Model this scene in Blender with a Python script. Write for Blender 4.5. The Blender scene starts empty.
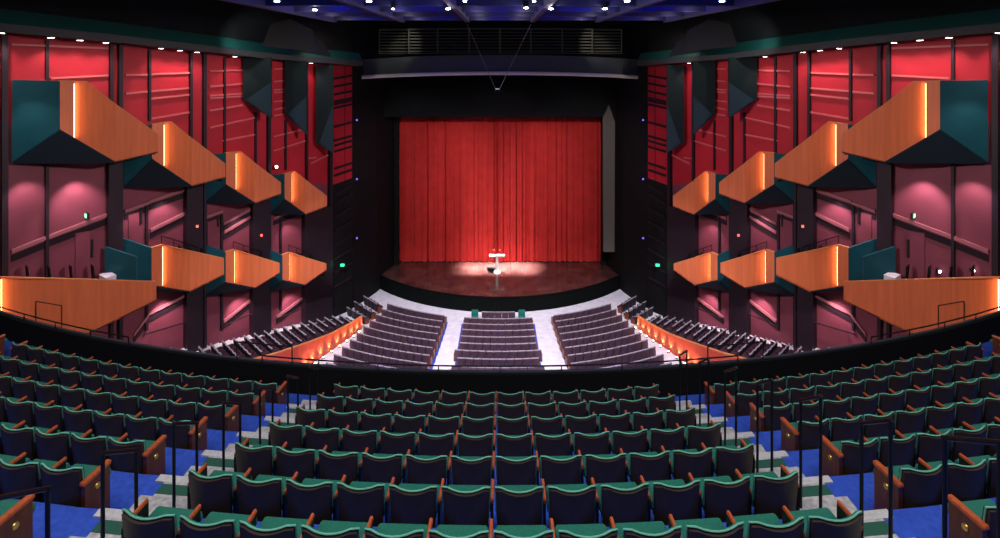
import bpy, math, random
from mathutils import Vector, Matrix
random.seed(7)
F, CX, Y0 = 480.0, 500.0, 65.0      # focal length, principal column and horizon row of the 1000x538 frame
ZC = 19.5                           # eye height above the orchestra floor
KW, W0 = 0.62, 35.3                 # side wall plan: x = -(W0 - KW*y)
scn = bpy.context.scene
col = scn.collection
PI = math.pi
R = math.radians

# ------------------------------------------------------------------ materials
MATS = {}
def mat(name, color, rough=0.6, spec=0.4, metal=0.0, noise=None, bump=None, wood=None, emit=None, sheen=0.0, coat=0.0):
    m = bpy.data.materials.new(name); m.use_nodes = True
    nt = m.node_tree; N = nt.nodes; L = nt.links
    b = N['Principled BSDF']
    b.inputs['Base Color'].default_value = (*color, 1)
    b.inputs['Roughness'].default_value = rough
    b.inputs['Specular IOR Level'].default_value = spec
    b.inputs['Metallic'].default_value = metal
    if sheen: b.inputs['Sheen Weight'].default_value = sheen
    if coat: b.inputs['Coat Weight'].default_value = coat
    tc = None
    def coord():
        nonlocal tc
        if tc is None: tc = N.new('ShaderNodeTexCoord')
        return tc.outputs['Object']
    if noise:
        sc, amt = noise
        t = N.new('ShaderNodeTexNoise'); t.inputs['Scale'].default_value = sc; t.inputs['Detail'].default_value = 5
        L.new(coord(), t.inputs['Vector'])
        r = N.new('ShaderNodeValToRGB')
        r.color_ramp.elements[0].position = .3; r.color_ramp.elements[1].position = .7
        r.color_ramp.elements[0].color = (*[c*(1-amt) for c in color], 1)
        r.color_ramp.elements[1].color = (*[min(1, c*(1+amt)) for c in color], 1)
        L.new(t.outputs['Fac'], r.inputs['Fac']); L.new(r.outputs['Color'], b.inputs['Base Color'])
    if wood:
        sx, sz, amt = wood
        mp = N.new('ShaderNodeMapping'); mp.inputs['Scale'].default_value = (sx, sx, sz)
        L.new(coord(), mp.inputs['Vector'])
        t = N.new('ShaderNodeTexNoise'); t.inputs['Scale'].default_value = 1; t.inputs['Detail'].default_value = 6
        L.new(mp.outputs['Vector'], t.inputs['Vector'])
        r = N.new('ShaderNodeValToRGB')
        r.color_ramp.elements[0].position = .3; r.color_ramp.elements[1].position = .72
        r.color_ramp.elements[0].color = (*[c*(1-amt) for c in color], 1)
        r.color_ramp.elements[1].color = (*[min(1, c*(1+amt)) for c in color], 1)
        L.new(t.outputs['Fac'], r.inputs['Fac']); L.new(r.outputs['Color'], b.inputs['Base Color'])
    if bump:
        sc, st = bump
        t = N.new('ShaderNodeTexNoise'); t.inputs['Scale'].default_value = sc
        L.new(coord(), t.inputs['Vector'])
        bp = N.new('ShaderNodeBump'); bp.inputs['Strength'].default_value = st; bp.inputs['Distance'].default_value = .02
        L.new(t.outputs['Fac'], bp.inputs['Height']); L.new(bp.outputs['Normal'], b.inputs['Normal'])
    if emit:
        b.inputs['Emission Color'].default_value = (*emit[0], 1)
        b.inputs['Emission Strength'].default_value = emit[1]
    MATS[name] = m
    return m
mat('back_shell', (.036, .023, .018), .5, .35, noise=(9, .15))
mat('green_cloth', (.006, .125, .085), .7, .3, noise=(40, .15), sheen=.08)
mat('green_piping', (.16, .46, .35), .4, .5)  # piping, its mint lightened to carry the rim's highlight
mat('arm_wood', (.42, .085, .026), .35, .5, wood=(30, 4, .25))
mat('end_wood', (.105, .024, .012), .35, .5, wood=(30, 4, .3))
mat('orch_end_wood', (.15, .036, .014), .35, .5, wood=(30, 4, .25))
mat('brass', (.75, .48, .14), .3, .5, metal=.9)
mat('black_metal', (.006, .006, .007), .4, .4)
mat('black_matte', (.006, .006, .007), .85, .15)
mat('black_wall', (.005, .005, .006), .8, .2, noise=(1.5, .2))
mat('blue_carpet', (.030, .078, .46), .9, .15, noise=(14, .18), bump=(60, .4))
mat('grey_carpet', (.40, .39, .40), .9, .15, noise=(16, .28), bump=(60, .4))
mat('pale_nosing', (.47, .46, .47), .8, .2, noise=(18, .15))
mat('reflector', (.016, .017, .016), .7, .2)
mat('green_nosing', (.020, .085, .060), .8, .2)
mat('pale_carpet', (.66, .62, .70), .9, .15, noise=(2.2, .12))
mat('terrace_carpet', (.52, .50, .53), .9, .15, noise=(3, .15))
mat('plum_back', (.070, .036, .056), .55, .35, noise=(8, .2))
mat('plum_cushion', (.050, .018, .032), .8, .2)
mat('edge_highlight', (.30, .255, .31), .5, .4)  # overhead highlight on the seat-back tops, put into the colour
mat('terrace_back', (.022, .016, .024), .55, .35, noise=(8, .2))
mat('orange_panel', (.61, .138, .052), .45, .35, wood=(7, .35, .12))
mat('box_carpet', (.035, .022, .030), .9, .1)
mat('terrace_panel', (.50, .058, .030), .42, .4, wood=(7, .35, .12))
mat('orange_edge', (.56, .20, .07), .5, .4)
mat('teal_panel', (.006, .062, .085), .55, .35, noise=(1.2, .15))
mat('navy_soffit', (.006, .011, .020), .7, .25)
mat('teal_ledge', (.006, .050, .045), .5, .4)
mat('green_seat', (.012, .12, .10), .6, .3)
mat('fascia', (.035, .033, .038), .6, .3)
mat('red_wall', (.37, .009, .022), .6, .3, noise=(.8, .10))
mat('plum_wall', (.165, .034, .056), .65, .3, noise=(.7, .12))
mat('red_rail', (.50, .10, .11), .5, .4)
mat('plum_rail', (.27, .085, .105), .5, .4)
mat('dark_rail_or_shadow', (.018, .008, .014), .7, .2)  # dark rails, also the painted shadow under the plum ribs
mat('pillar', (.015, .006, .013), .6, .3)
mat('curtain', (.50, .030, .028), .85, .1, noise=(1.3, .10))
mat('stage_wood', (.066, .026, .024), .20, .5, noise=(1.1, .55), coat=.2)
mat('stage_black', (.003, .004, .004), .9, .06)
mat('header', (.055, .062, .078), .6, .3)
mat('header_lip_lit', (.80, .74, .76), .5, .4)  # pale tone stands in for light on the lip
mat('grille', (.06, .058, .05), .5, .4)
mat('leg_grey', (.11, .10, .09), .8, .2)
mat('white_paint', (.85, .82, .78), .4, .4)
mat('wire', (.30, .30, .28), .4, .5, metal=.5)
mat('beam_bluelit', (.07, .07, .16), .6, .3)  # blue light on the beams mixed into their colour
mat('ceiling_bluelit', (.016, .018, .42), .8, .2)  # blue light on the panel mixed into its colour
mat('fin_dark', (.006, .013, .015), .65, .25)
mat('fin_navy', (.018, .036, .052), .65, .25)
mat('led_warm', (1, .7, .3), .5, .2, emit=((1, .66, .28), 9))
mat('led_low', (1, .8, .4), .5, .2, emit=((1, .72, .30), 22))
mat('lamp_white', (1, 1, 1), .5, .2, emit=((1, .90, .80), 14))
mat('lamp_grid', (1, 1, 1), .5, .2, emit=((.85, .88, 1), 30))
mat('lamp_grid_blue', (1, 1, 1), .5, .2, emit=((.25, .45, 1), 25))
mat('lamp_blue', (.1, .1, 1), .5, .2, emit=((.16, .14, .9), 1.6))
mat('sign_green', (.02, .6, .3), .5, .2, emit=((.06, .8, .35), 1.2))
mat('sign_white', (.9, .9, .9), .5, .2, emit=((.8, 1, .9), 1.5))
mat('mic_red', (.8, .1, .1), .5, .2, emit=((1, .15, .1), 1.5))

# ------------------------------------------------------------------ mesh helpers
class MB:
    def __init__(s): s.v = []; s.f = []; s.m = []
    def quad(s, pts, mi=0):
        b = len(s.v); s.v += [tuple(p) for p in pts]; s.f.append(tuple(range(b, b+len(pts)))); s.m.append(mi)
    def prism(s, poly, z0, z1, mi=0):
        """vertical prism over a plan polygon; z0 / z1 may be lists"""
        n = len(poly); z0 = z0 if isinstance(z0, (list, tuple)) else [z0]*n; z1 = z1 if isinstance(z1, (list, tuple)) else [z1]*n
        b = len(s.v)
        s.v += [(p[0], p[1], z) for p, z in zip(poly, z0)] + [(p[0], p[1], z) for p, z in zip(poly, z1)]
        s.f.append(tuple(b+i for i in reversed(range(n)))); s.f.append(tuple(b+n+i for i in range(n)))
        for i in range(n):
            j = (i+1) % n; s.f.append((b+i, b+j, b+n+j, b+n+i))
        s.m += [mi]*(n+2)
    def box(s, x0, x1, y0, y1, z0, z1, mi=0, bev=0):
        if not bev:
            s.prism([(x0, y0), (x1, y0), (x1, y1), (x0, y1)], z0, z1, mi); return
        b_ = bev
        ring = lambda i: [(x0+i, y0+b_), (x0+b_, y0+i), (x1-b_, y0+i), (x1-i, y0+b_), (x1-i, y1-b_), (x1-b_, y1-i), (x0+b_, y1-i), (x0+i, y1-b_)]
        levels = [(z0, b_*.6), (z0+b_, 0), (z1-b_, 0), (z1, b_*.6)]
        b = len(s.v)
        for z, i in levels: s.v += [(p[0], p[1], z) for p in ring(i)]
        for k in range(3):
            for i in range(8):
                j = (i+1) % 8; s.f.append((b+k*8+i, b+k*8+j, b+k*8+8+j, b+k*8+8+i)); s.m.append(mi)
        s.f.append(tuple(b+i for i in reversed(range(8)))); s.f.append(tuple(b+24+i for i in range(8))); s.m += [mi]*2
    def tube(s, pts, r, n=8, mi=0, caps=True):
        pts = [Vector(p) for p in pts]; b = len(s.v); k = len(pts)
        rs = r if isinstance(r, (list, tuple)) else [r]*k
        for i, p in enumerate(pts):
            t = (pts[min(i+1, k-1)] - pts[max(i-1, 0)]).normalized()
            u = t.cross(Vector((0, 0, 1)))
            if u.length < 1e-3: u = t.cross(Vector((1, 0, 0)))
            u.normalize(); w = u.cross(t)
            for a in range(n):
                q = p + rs[i]*(math.cos(2*PI*a/n)*u + math.sin(2*PI*a/n)*w); s.v.append(tuple(q))
        for i in range(k-1):
            for a in range(n):
                c = (a+1) % n; s.f.append((b+i*n+a, b+i*n+c, b+(i+1)*n+c, b+(i+1)*n+a)); s.m.append(mi)
        if caps:
            s.f.append(tuple(b+a for a in reversed(range(n)))); s.f.append(tuple(b+(k-1)*n+a for a in range(n))); s.m += [mi]*2
    def lathe(s, prof, c, n=12, mi=0):
        """profile [(r, z)] about a vertical axis at c"""
        b = len(s.v); k = len(prof)
        for r_, z in prof:
            for a in range(n): s.v.append((c[0]+r_*math.cos(2*PI*a/n), c[1]+r_*math.sin(2*PI*a/n), c[2]+z))
        for i in range(k-1):
            for a in range(n):
                d = (a+1) % n; s.f.append((b+i*n+a, b+i*n+d, b+(i+1)*n+d, b+(i+1)*n+a)); s.m.append(mi)
        s.f.append(tuple(b+a for a in reversed(range(n)))); s.f.append(tuple(b+(k-1)*n+a for a in range(n))); s.m += [mi]*2
    def slab(s, pts, nrm, th, mi=0):
        """planar polygon pts, thickened by th along nrm"""
        n = len(pts); b = len(s.v); nv = Vector(nrm)*th
        s.v += [tuple(p) for p in pts] + [tuple(Vector(p)+nv) for p in pts]
        s.f.append(tuple(b+i for i in range(n))); s.f.append(tuple(b+n+i for i in reversed(range(n)))); s.m += [mi]*2
        for i in range(n):
            j = (i+1) % n; s.f.append((b+j, b+i, b+n+i, b+n+j)); s.m.append(mi)
    def bar(s, a, b_, w, h, side, mi=0):
        """bar from a to b_: h tall in z (down from the line), w deep along the plan vector side"""
        a = Vector(a); b_ = Vector(b_); sd = Vector((side[0], side[1], 0))*w; dz = Vector((0, 0, -h))
        q = len(s.v)
        for p in (a, b_): s.v += [tuple(p), tuple(p+sd), tuple(p+sd+dz), tuple(p+dz)]
        for f in ((0, 1, 2, 3), (7, 6, 5, 4), (0, 4, 5, 1), (1, 5, 6, 2), (2, 6, 7, 3), (3, 7, 4, 0)):
            s.f.append(tuple(q+i for i in f)); s.m.append(mi)
    def grid(s, P, mi=0):
        b = len(s.v); r_ = len(P); c = len(P[0])
        for row in P: s.v += [tuple(p) for p in row]
        for i in range(r_-1):
            for j in range(c-1):
                s.f.append((b+i*c+j, b+i*c+j+1, b+(i+1)*c+j+1, b+(i+1)*c+j)); s.m.append(mi)
    def mesh(s, name, mats, smooth=False):
        me = bpy.data.meshes.new(name); me.from_pydata(s.v, [], s.f)
        for m in (mats if isinstance(mats, (list, tuple)) else [mats]): me.materials.append(MATS[m])
        me.polygons.foreach_set('material_index', s.m)
        if smooth: me.polygons.foreach_set('use_smooth', [True]*len(s.f))
        me.update()
        import bmesh
        bm = bmesh.new(); bm.from_mesh(me); bmesh.ops.recalc_face_normals(bm, faces=bm.faces); bm.to_mesh(me); bm.free()
        if smooth:
            try: me.set_sharp_from_angle(angle=R(40))
            except Exception: pass
        return me
    def build(s, name, mats, parent=None, smooth=False, **kw):
        return link(name, s.mesh(name, mats, smooth), parent, **kw)
def link(name, me, parent=None, **kw):
    o = bpy.data.objects.new(name, me); col.objects.link(o)
    if parent is not None: o.parent = parent
    tag(o, **kw); return o
def tag(o, label=None, cat=None, group=None, kind=None):
    if label: o['label'] = label
    if cat: o['category'] = cat
    if group: o['group'] = group
    if kind: o['kind'] = kind
    return o
def empty(name, label, cat, loc=(0, 0, 0), rz=0, group=None):
    o = bpy.data.objects.new(name, None); col.objects.link(o); o.location = loc; o.rotation_euler = (0, 0, rz)
    o.empty_display_size = .1
    return tag(o, label, cat, group)
STR = dict(kind='structure')
def P(px, py, d): return Vector(((px-CX)*d/F, d, ZC-(py-Y0)*d/F))
def wall_d(px, p=0):
    t = (CX-px)/F; return (W0 - .85*p + .527*p*t)/(t+KW)
def wxy(px, p=0):
    """plan point on the left side wall seen at column px, brought p metres into the room"""
    d = wall_d(px, p); return Vector((-(W0-KW*d)+.85*p, d-.527*p, 0))
def wpt(px, py, p=0):
    q = wxy(px, p); q.z = ZC-(py-Y0)*q.y/F; return q
def mir(v, s): return Vector((v[0]*s, v[1], v[2]))     # s = 1 left, -1 right
SIDE = {1: 'left', -1: 'right'}
ORD = ['first', 'second', 'third', 'fourth', 'fifth', 'sixth', 'seventh', 'eighth', 'ninth', 'tenth', 'eleventh', 'twelfth', 'thirteenth', 'fourteenth', 'fifteenth', 'sixteenth', 'seventeenth', 'eighteenth', 'nineteenth']
def light(kind, loc, energy, color=(1, 1, 1), target=None, size=.3, spot=60, blend=.6, sizey=None, spread=None):
    l = bpy.data.lights.new(kind.lower()+'_lamp', kind); l.energy = energy; l.color = color
    if kind == 'AREA':
        l.shape = 'RECTANGLE' if sizey else 'SQUARE'; l.size = size
        if sizey: l.size_y = sizey
        if spread: l.spread = R(spread)
    else: l.shadow_soft_size = size
    if kind == 'SPOT': l.spot_size = R(spot); l.spot_blend = blend
    o = bpy.data.objects.new(kind.lower()+'_lamp', l); col.objects.link(o); o.location = loc
    if target is not None: o.rotation_euler = (Vector(target)-Vector(loc)).to_track_quat('-Z', 'Y').to_euler()
    return o

# ------------------------------------------------------------------ camera
cam = bpy.data.cameras.new('camera'); cam.sensor_width = 36; cam.lens = F/1000*36
cam.shift_y = -(269-Y0)/1000; cam.clip_end = 300; cam.clip_start = .1
co = bpy.data.objects.new('camera', cam); col.objects.link(co); co.location = (0, 0, ZC); co.rotation_euler = (PI/2, 0, 0)
scn.camera = co
scn.view_settings.view_transform = 'Standard'; scn.view_settings.look = 'None'; scn.view_settings.gamma = 1
scn.view_settings.use_curve_mapping = False; scn.view_settings.exposure = 0
w = bpy.data.worlds.new('world'); scn.world = w; w.use_nodes = True
w.node_tree.nodes['Background'].inputs['Color'].default_value = (.006, .006, .008, 1)
w.node_tree.nodes['Background'].inputs['Strength'].default_value = 1

# ------------------------------------------------------------------ mezzanine rows
YC = 50.0                            # centre of the seating arcs
PITCH = .95; RISE = .441; D1 = 4.33
XO = -.08
def row_y(i): return D1 + PITCH*i    # i = 0 nearest the lens ... 6 by the parapet
def row_ztop(i): return ZC - 4.146 - RISE*i
SEAT_H = .84
def row_z(i): return row_ztop(i) - SEAT_H
def arc_pt(x, rad, yc=YC): return yc - math.sqrt(rad*rad - x*x)
def arc_band(r_in, r_out, x0, x1, n, yc=YC):
    xs = [x0+(x1-x0)*k/n for k in range(n+1)]
    return [(x, arc_pt(x, r_in, yc)) for x in xs], [(x, arc_pt(x, r_out, yc)) for x in xs]
# tier slabs (row treads): blue carpet, dark riser
def band_slab(mb, r_far, r_near, x0, x1, z0, z1, n=24, yc=YC, top=0, side=1):
    a, b = arc_band(r_near, r_far, x0, x1, n, yc)      # a nearer the lens
    for k in range(n):
        q = [a[k], a[k+1], b[k+1], b[k]]
        mb.quad([(*p, z1) for p in q], top)
        mb.quad([(*p, z0) for p in reversed(q)], side)
        mb.quad([(*a[k], z0), (*a[k+1], z0), (*a[k+1], z1), (*a[k], z1)], side)
        mb.quad([(*b[k+1], z0), (*b[k], z0), (*b[k], z1), (*b[k+1], z1)], side)
    for k, s in ((0, 1), (n, -1)):
        mb.quad([(*a[k], z0), (*b[k], z0), (*b[k], z1), (*a[k], z1)], side)
mb = MB()
for i in range(-4, 7):
    back = YC - row_y(i) + .12       # riser line just behind the seat backs
    front = back - PITCH if i < 6 else YC - 10.86
    band_slab(mb, front, back, -19, 19, row_z(i)-.7, row_z(i))
mb.build('mezzanine_floor', ['blue_carpet', 'black_matte'], **STR)

# parapet
PZ = ZC - (372-Y0)*10.95/F
mb = MB(); band_slab(mb, YC-10.95, YC-10.85, -19, 19, PZ-3.2, PZ, 40, top=0, side=0)
pw = mb.build('parapet_wall', ['black_matte'], **STR)
mb = MB(); band_slab(mb, YC-10.97, YC-10.92, -19, 19, PZ, PZ+.03, 40, top=0, side=0)
mb.build('cap', ['header'], pw)
mb = MB(); band_slab(mb, YC-10.95, YC+2, -19, 19, PZ-3.6, PZ-3.2, 30, top=0, side=0)
mb.build('mezzanine_underside', ['black_matte'], **STR)

# ---- seat meshes
def back_surface(w_, z0, z1, bulge, lean, off, nx=8, nz=5, dip=.012, taper=.04, y_off=0):
    """curved back seen from behind: centre bulges to -y. Returns a grid of points (rows bottom to top)."""
    G = []
    for k in range(nz+1):
        t = k/nz; z = z0+(z1-z0)*t
        row = []
        for j in range(nx+1):
            u = -1+2*j/nx
            hw = w_/2
            zz = z
            if t > .5:                       # rounded top corners, very slight crown dip
                zz = z - (t-.5)*2*(.035*max(0, abs(u)-.72)/.28*max(0, abs(u)-.72)/.28 + dip*(1-u*u))
            row.append((u*hw*(1-taper*(1-t)), y_off - bulge*(1-u*u) - lean*t + off, zz))
        G.append(row)
    return G
def thick_grid(mb, G1, G2, mi=0):
    mb.grid(G1, mi); mb.grid([list(reversed(r_)) for r_ in G2], mi)
    r_, c = len(G1), len(G1[0])
    for j in range(c-1):
        mb.quad([G1[0][j+1], G1[0][j], G2[0][j], G2[0][j+1]], mi); mb.quad([G1[-1][j], G1[-1][j+1], G2[-1][j+1], G2[-1][j]], mi)
    for k in range(r_-1):
        mb.quad([G1[k][0], G1[k+1][0], G2[k+1][0], G2[k][0]], mi); mb.quad([G1[k+1][-1], G1[k][-1], G2[k][-1], G2[k+1][-1]], mi)
SW = .572                            # seat pitch
def mezz_meshes():
    M = {}
    kw = dict(dip=.028, taper=.05)
    mb = MB(); thick_grid(mb, back_surface(.502, .20, .826, .075, .05, -.012, **kw), back_surface(.502, .20, .826, .075, .05, .02, **kw)); M['backrest'] = mb.mesh('backrest', 'back_shell', True)
    mb = MB(); thick_grid(mb, back_surface(.526, .42, .845, .075, .05, .020, **kw), back_surface(.518, .42, .84, .072, .05, .042, **kw)); M['upholstery'] = mb.mesh('upholstery', 'green_cloth', True)
    G = back_surface(.524, .42, .846, .075, .05, .018, **kw)
    path = [G[k][0] for k in (1, 2, 3, 4)] + [(p[0], p[1], p[2]) for p in G[-1]] + [G[k][-1] for k in (4, 3, 2, 1)]
    mb = MB(); mb.tube(path, .0085, 6); M['piping'] = mb.mesh('piping', 'green_piping', True)
    mb = MB(); mb.box(-.262, .262, .05, .365, .41, .505, bev=.035); mb.box(-.2, .2, .1, .34, .35, .41); M['seat_cushion'] = mb.mesh('seat_cushion', 'green_cloth', True)
    mb = MB(); mb.box(.266, .303, -.02, .27, .61, .65, bev=.012); M['armrest'] = mb.mesh('armrest', 'arm_wood', True)
    mb = MB(); mb.box(.266, .294, -.02, .26, 0, .61); mb.box(.258, .302, .02, .26, 0, .03); M['leg'] = mb.mesh('leg', 'black_metal')
    # aisle end panel (right-hand version; mirrored for the left)
    for sgn, nm in ((1, 'r'), (-1, 'l')):
        a, b_ = sorted((sgn*.264, sgn*.318)); mb = MB()
        mb.box(a, b_, -.05, .26, 0, .62); M['end_panel_'+nm] = mb.mesh('end_panel', 'end_wood')
        a, b_ = sorted((sgn*.258, sgn*.330)); mb = MB(); mb.box(a, b_, -.07, .28, .62, .665, bev=.012); M['end_arm_'+nm] = mb.mesh('armrest', 'arm_wood', True)
        mb = MB(); mb.tube([(sgn*.318, .10, .50), (sgn*.330, .10, .50)], [.036, .030], 14); M['plaque_'+nm] = mb.mesh('number_plate', 'brass', True)
    mb = MB(); mb.box(-.303, -.266, -.02, .27, .61, .65, bev=.012); M['armrest_l'] = mb.mesh('armrest', 'arm_wood', True)
    mb = MB(); mb.box(-.294, -.266, -.02, .26, 0, .61); M['leg_l'] = mb.mesh('leg', 'black_metal')
    return M
MM = mezz_meshes()
def child(name, me, parent):
    o = bpy.data.objects.new(name, me); col.objects.link(o); o.parent = parent; return o
def mezz_seat(x, y, z, rz, label, group, left_end, right_end, first):
    r_ = empty('mezzanine_chair', label, 'seat', (x, y, z), rz, group)
    child('backrest', MM['backrest'], r_)
    u = child('upholstery', MM['upholstery'], r_); child('piping', MM['piping'], u)
    child('seat_cushion', MM['seat_cushion'], r_)
    if right_end == 'panel':
        e = child('end_panel', MM['end_panel_r'], r_); child('number_plate', MM['plaque_r'], e); child('armrest', MM['end_arm_r'], r_)
    else:
        child('armrest', MM['armrest'], r_); child('leg', MM['leg'], r_)
    if left_end == 'panel':
        e = child('end_panel', MM['end_panel_l'], r_); child('number_plate', MM['plaque_l'], e); child('armrest', MM['end_arm_l'], r_)
    elif left_end == 'arm':
        child('armrest', MM['armrest_l'], r_); child('leg', MM['leg_l'], r_)
    return r_
def seen(p, m=45):
    d = p[1]; px = CX+p[0]*F/d; py = Y0+(ZC-p[2])*F/d
    return d > 0 and -m < px < 1000+m and py < 575
NROW = 7
for i in range(NROW):
    rad = YC-row_y(i); z = row_z(i); rw = ORD[NROW-1-i]
    pit = .581; YM = 34.0; rm = YM-row_y(i)
    for j in range(12):
        x = XO + (j-5.5)*pit; y = arc_pt(x, rm, YM); rz = math.asin(x/rm)
        side = ('left', ORD[j]) if j < 6 else ('right', ORD[11-j])
        mezz_seat(x, y, z, rz, f'green-edged mezzanine seat, {side[1]} from the {side[0]} aisle, {rw} row from the parapet, middle block', 'seats of the middle mezzanine block',
                  'arm' if j == 0 else None, None, False)
    for s in (1, -1):
        ph0 = math.asin((4.72 if s == 1 else 4.60)/rad)
        for j in range(13):
            ph = ph0 + (j+.5)*SW/rad
            x = -math.sin(ph)*rad*s + XO*.5; y = YC - math.cos(ph)*rad
            if not seen((x+s*.3, y, z+.6)) : continue
            rz = -ph*s
            le = re = None
            if s == 1:
                if j == 0: re = 'panel'
                if j == 12: le = 'panel'
            else:
                if j == 0: le = 'panel'
                if j == 12: re = 'panel'
                elif j > 0: pass
            mezz_seat(x, y, z, rz, f'green-edged mezzanine seat, {ORD[j]} from the aisle, {rw} row from the parapet, {SIDE[s]} block', f'seats of the {SIDE[s]} mezzanine block', le, re, False)
        # the block beyond the outer aisle
        if i >= 5:
            for j in range(2):
                ph = ph0 + (13*SW + 1.0 + (j+.5)*SW)/rad
                x = -math.sin(ph)*rad*s; y = YC - math.cos(ph)*rad
                if not seen((x+s*.3, y, z+.6)): continue
                le = re = None
                if j == 0:
                    if s == 1: re = 'panel'
                    else: le = 'panel'
                mezz_seat(x, y, z, -ph*s, f'wood-ended seat beyond the outer {SIDE[s]} aisle, {rw} row from the parapet', f'seats beyond the outer {SIDE[s]} aisle', le, re, False)

# aisle steps: grey half steps with green nosing beside the middle block
for s in (1, -1):
    root = tag(bpy.data.objects.new('aisle_stair', None), f'grey carpeted {SIDE[s]} aisle stair with green nosings between the mezzanine blocks', 'stair'); col.objects.link(root)
    for i in range(-1, NROW):
        rad = YC-row_y(i)+.12; z = row_z(i)
        def bnd(r_far, r_near, xa, xb, z0, z1, m1, nm, par, m2=None):
            xs = sorted((-s*xa+XO, -s*xb+XO)); q = MB(); band_slab(q, r_far, r_near, xs[0], xs[1], z0, z1, 3, top=0, side=1)
            return q.build(nm, [m1, m2 or m1], par)
        if i > -1:
            bnd(rad-.44, rad-.001, 3.50, 4.27, z+.002, z+.22, 'grey_carpet', 'step', root)          # half step below the row behind
        far = .949 if i < 6 else .75
        st = bnd(rad-far+.10, rad-(.44 if i > -1 else .1), 3.50, 4.27, z+.002, z+.022, 'grey_carpet', 'tread', root)
        bnd(rad-far+.13, rad-far+.27, 3.50, 4.272, z+.022, z+.026, 'green_nosing', 'nosing', st)
        bnd(rad-far, rad-far+.10, 3.50, 4.40, z+.002, z+.024, 'pale_nosing', 'nosing', root)        # pale strip along the tread's front edge

# aisle handrails
for s in (1, -1):
    for k in range(-1, 6):
        ds = row_y(k)+.02; X = 3.60
        x = -s*(X if s == 1 else 3.54)
        ztop = ZC - ((452 if s == 1 else 424)-Y0)*D1/F - RISE*k - .02
        y0_, y1_ = ds, ds+(.40 if s == 1 else .35)
        if s == -1: ztop += .05 + (.10 if k < 0 else 0)
        if k < 0: y0_, y1_ = ds-.0, ds+.42
        zf = lambda y: row_z(min(6, max(-4, math.floor((y-D1+.12)/PITCH))))
        z1_ = ztop - .31
        rt = empty('aisle_handrail', f'black inverted-U handrail, {ORD[5-k] if k<6 else ""} from the parapet, along the {SIDE[s]} mezzanine aisle', 'handrail', (x, y0_, zf(y0_)), 0, f'handrails of the {SIDE[s]} aisle')
        q = MB(); q.tube([(0, 0, 0), (0, 0, ztop-zf(y0_))], .017, 8); q.build('post', 'black_metal', rt, True)
        q = MB(); b0 = zf(y1_)-zf(y0_); q.tube([(0, y1_-y0_, b0), (0, y1_-y0_, z1_-zf(y0_))], .017, 8); q.build('post', 'black_metal', rt, True)
        q = MB(); q.tube([(0, -.015, ztop-zf(y0_)+.004), (0, y1_-y0_+.015, z1_-zf(y0_)+.0)], .019, 8); q.build('top_rail', 'black_metal', rt, True)

# rail on the parapet
def parapet_rail(x0, x1, h, name, label, npost, cat='rail'):
    xs = [x0+(x1-x0)*k/16 for k in range(17)]
    rad = YC-10.90
    rt = empty(name, label, cat, (0, 0, 0))
    q = MB(); q.tube([(x, arc_pt(x, rad), PZ+.03+h) for x in xs], .016, 6); q.build('top_rail', 'black_metal', rt, True)
    for k in range(npost):
        x = x0+(x1-x0)*k/max(1, npost-1); y = arc_pt(x, rad)
        q = MB(); q.tube([(x, y, PZ+.03), (x, y, PZ+.03+h)], .014, 6); q.build('post', 'black_metal', rt, True)
    return rt
parapet_rail(-5.6, 5.6, .13, 'parapet_rail', 'thin black low rail along the middle of the mezzanine parapet', 9)
for s in (1, -1):
    a, b_ = sorted((-s*15.5, -s*9.3)); parapet_rail(a, b_, .16, 'parapet_rail', f'black low rail on the parapet below the {SIDE[s]} long orange balcony', 6)
    a, b_ = sorted((-s*6.25, -s*4.85)); parapet_rail(a, b_, .40, 'aisle_guard_rail', f'raised black guard rail on the parapet at the foot of the {SIDE[s]} aisle', 2, 'guard rail')

# ------------------------------------------------------------------ orchestra floor
OC = 53.5; OPITCH = .95; OD0 = 35.4; ORAKE = .086
def orow_z(i): return max(0, ORAKE*i)
mb = MB()
OR0 = OC-OD0
# flat front walk, then the raked floor in arc bands
def wide(r_): return min(r_*.98, 30)
n = 32
mb.quad([(-22, 36.2, -.02), (22, 36.2, -.02), (22, 45, -.02), (-22, 45, -.02)])
for i in range(-6, 16):
    ra, rb = OR0+OPITCH*(i-.5), OR0+OPITCH*(i+.5)
    za, zb = max(0, ORAKE*(i-.5)), max(0, ORAKE*(i+.5))
    A = [(ra*math.sin(t), OC-ra*math.cos(t), za) for t in [-1.1+2.2*k/n for k in range(n+1)]]
    B = [(rb*math.sin(t), OC-rb*math.cos(t), zb) for t in [-1.1+2.2*k/n for k in range(n+1)]]
    for k in range(n): mb.quad([B[k], B[k+1], A[k+1], A[k]])
mb.build('floor', ['pale_carpet'], **STR)

def orch_meshes(back, edge, cush):
    M = {}
    mb = MB(); thick_grid(mb, back_surface(.47, .18, .84, .05, .06, -.02, 4, 3), back_surface(.47, .18, .84, .05, .06, .05, 4, 3))
    G1 = back_surface(.474, .18, .862, .05, .06, -.024, 4, 3)[-1]; G2 = back_surface(.474, .18, .862, .05, .06, .054, 4, 3)[-1]
    low = lambda G: [(p[0], p[1], p[2]-.035) for p in G]
    thick_grid(mb, [low(G1), G1], [low(G2), G2], 1)
    M['b'] = mb.mesh('backrest', [back, edge])
    mb = MB(); mb.box(-.22, .22, .07, .50, .34, .45, bev=.03); mb.box(-.03, .03, .12, .3, 0, .34); M['c'] = mb.mesh('seat_cushion', cush)
    mb = MB(); mb.box(.235, .265, 0, .38, .58, .62); mb.box(.242, .258, .03, .34, 0, .58); M['a'] = mb.mesh('armrest', 'plum_cushion')
    for sg, nm in ((1, 'r'), (-1, 'l')):
        a, b_ = sorted((sg*.236, sg*.30)); mb = MB(); mb.box(a, b_, -.02, .32, .02, .56); M['e'+nm] = mb.mesh('end_panel', 'orch_end_wood')
    return M
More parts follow.
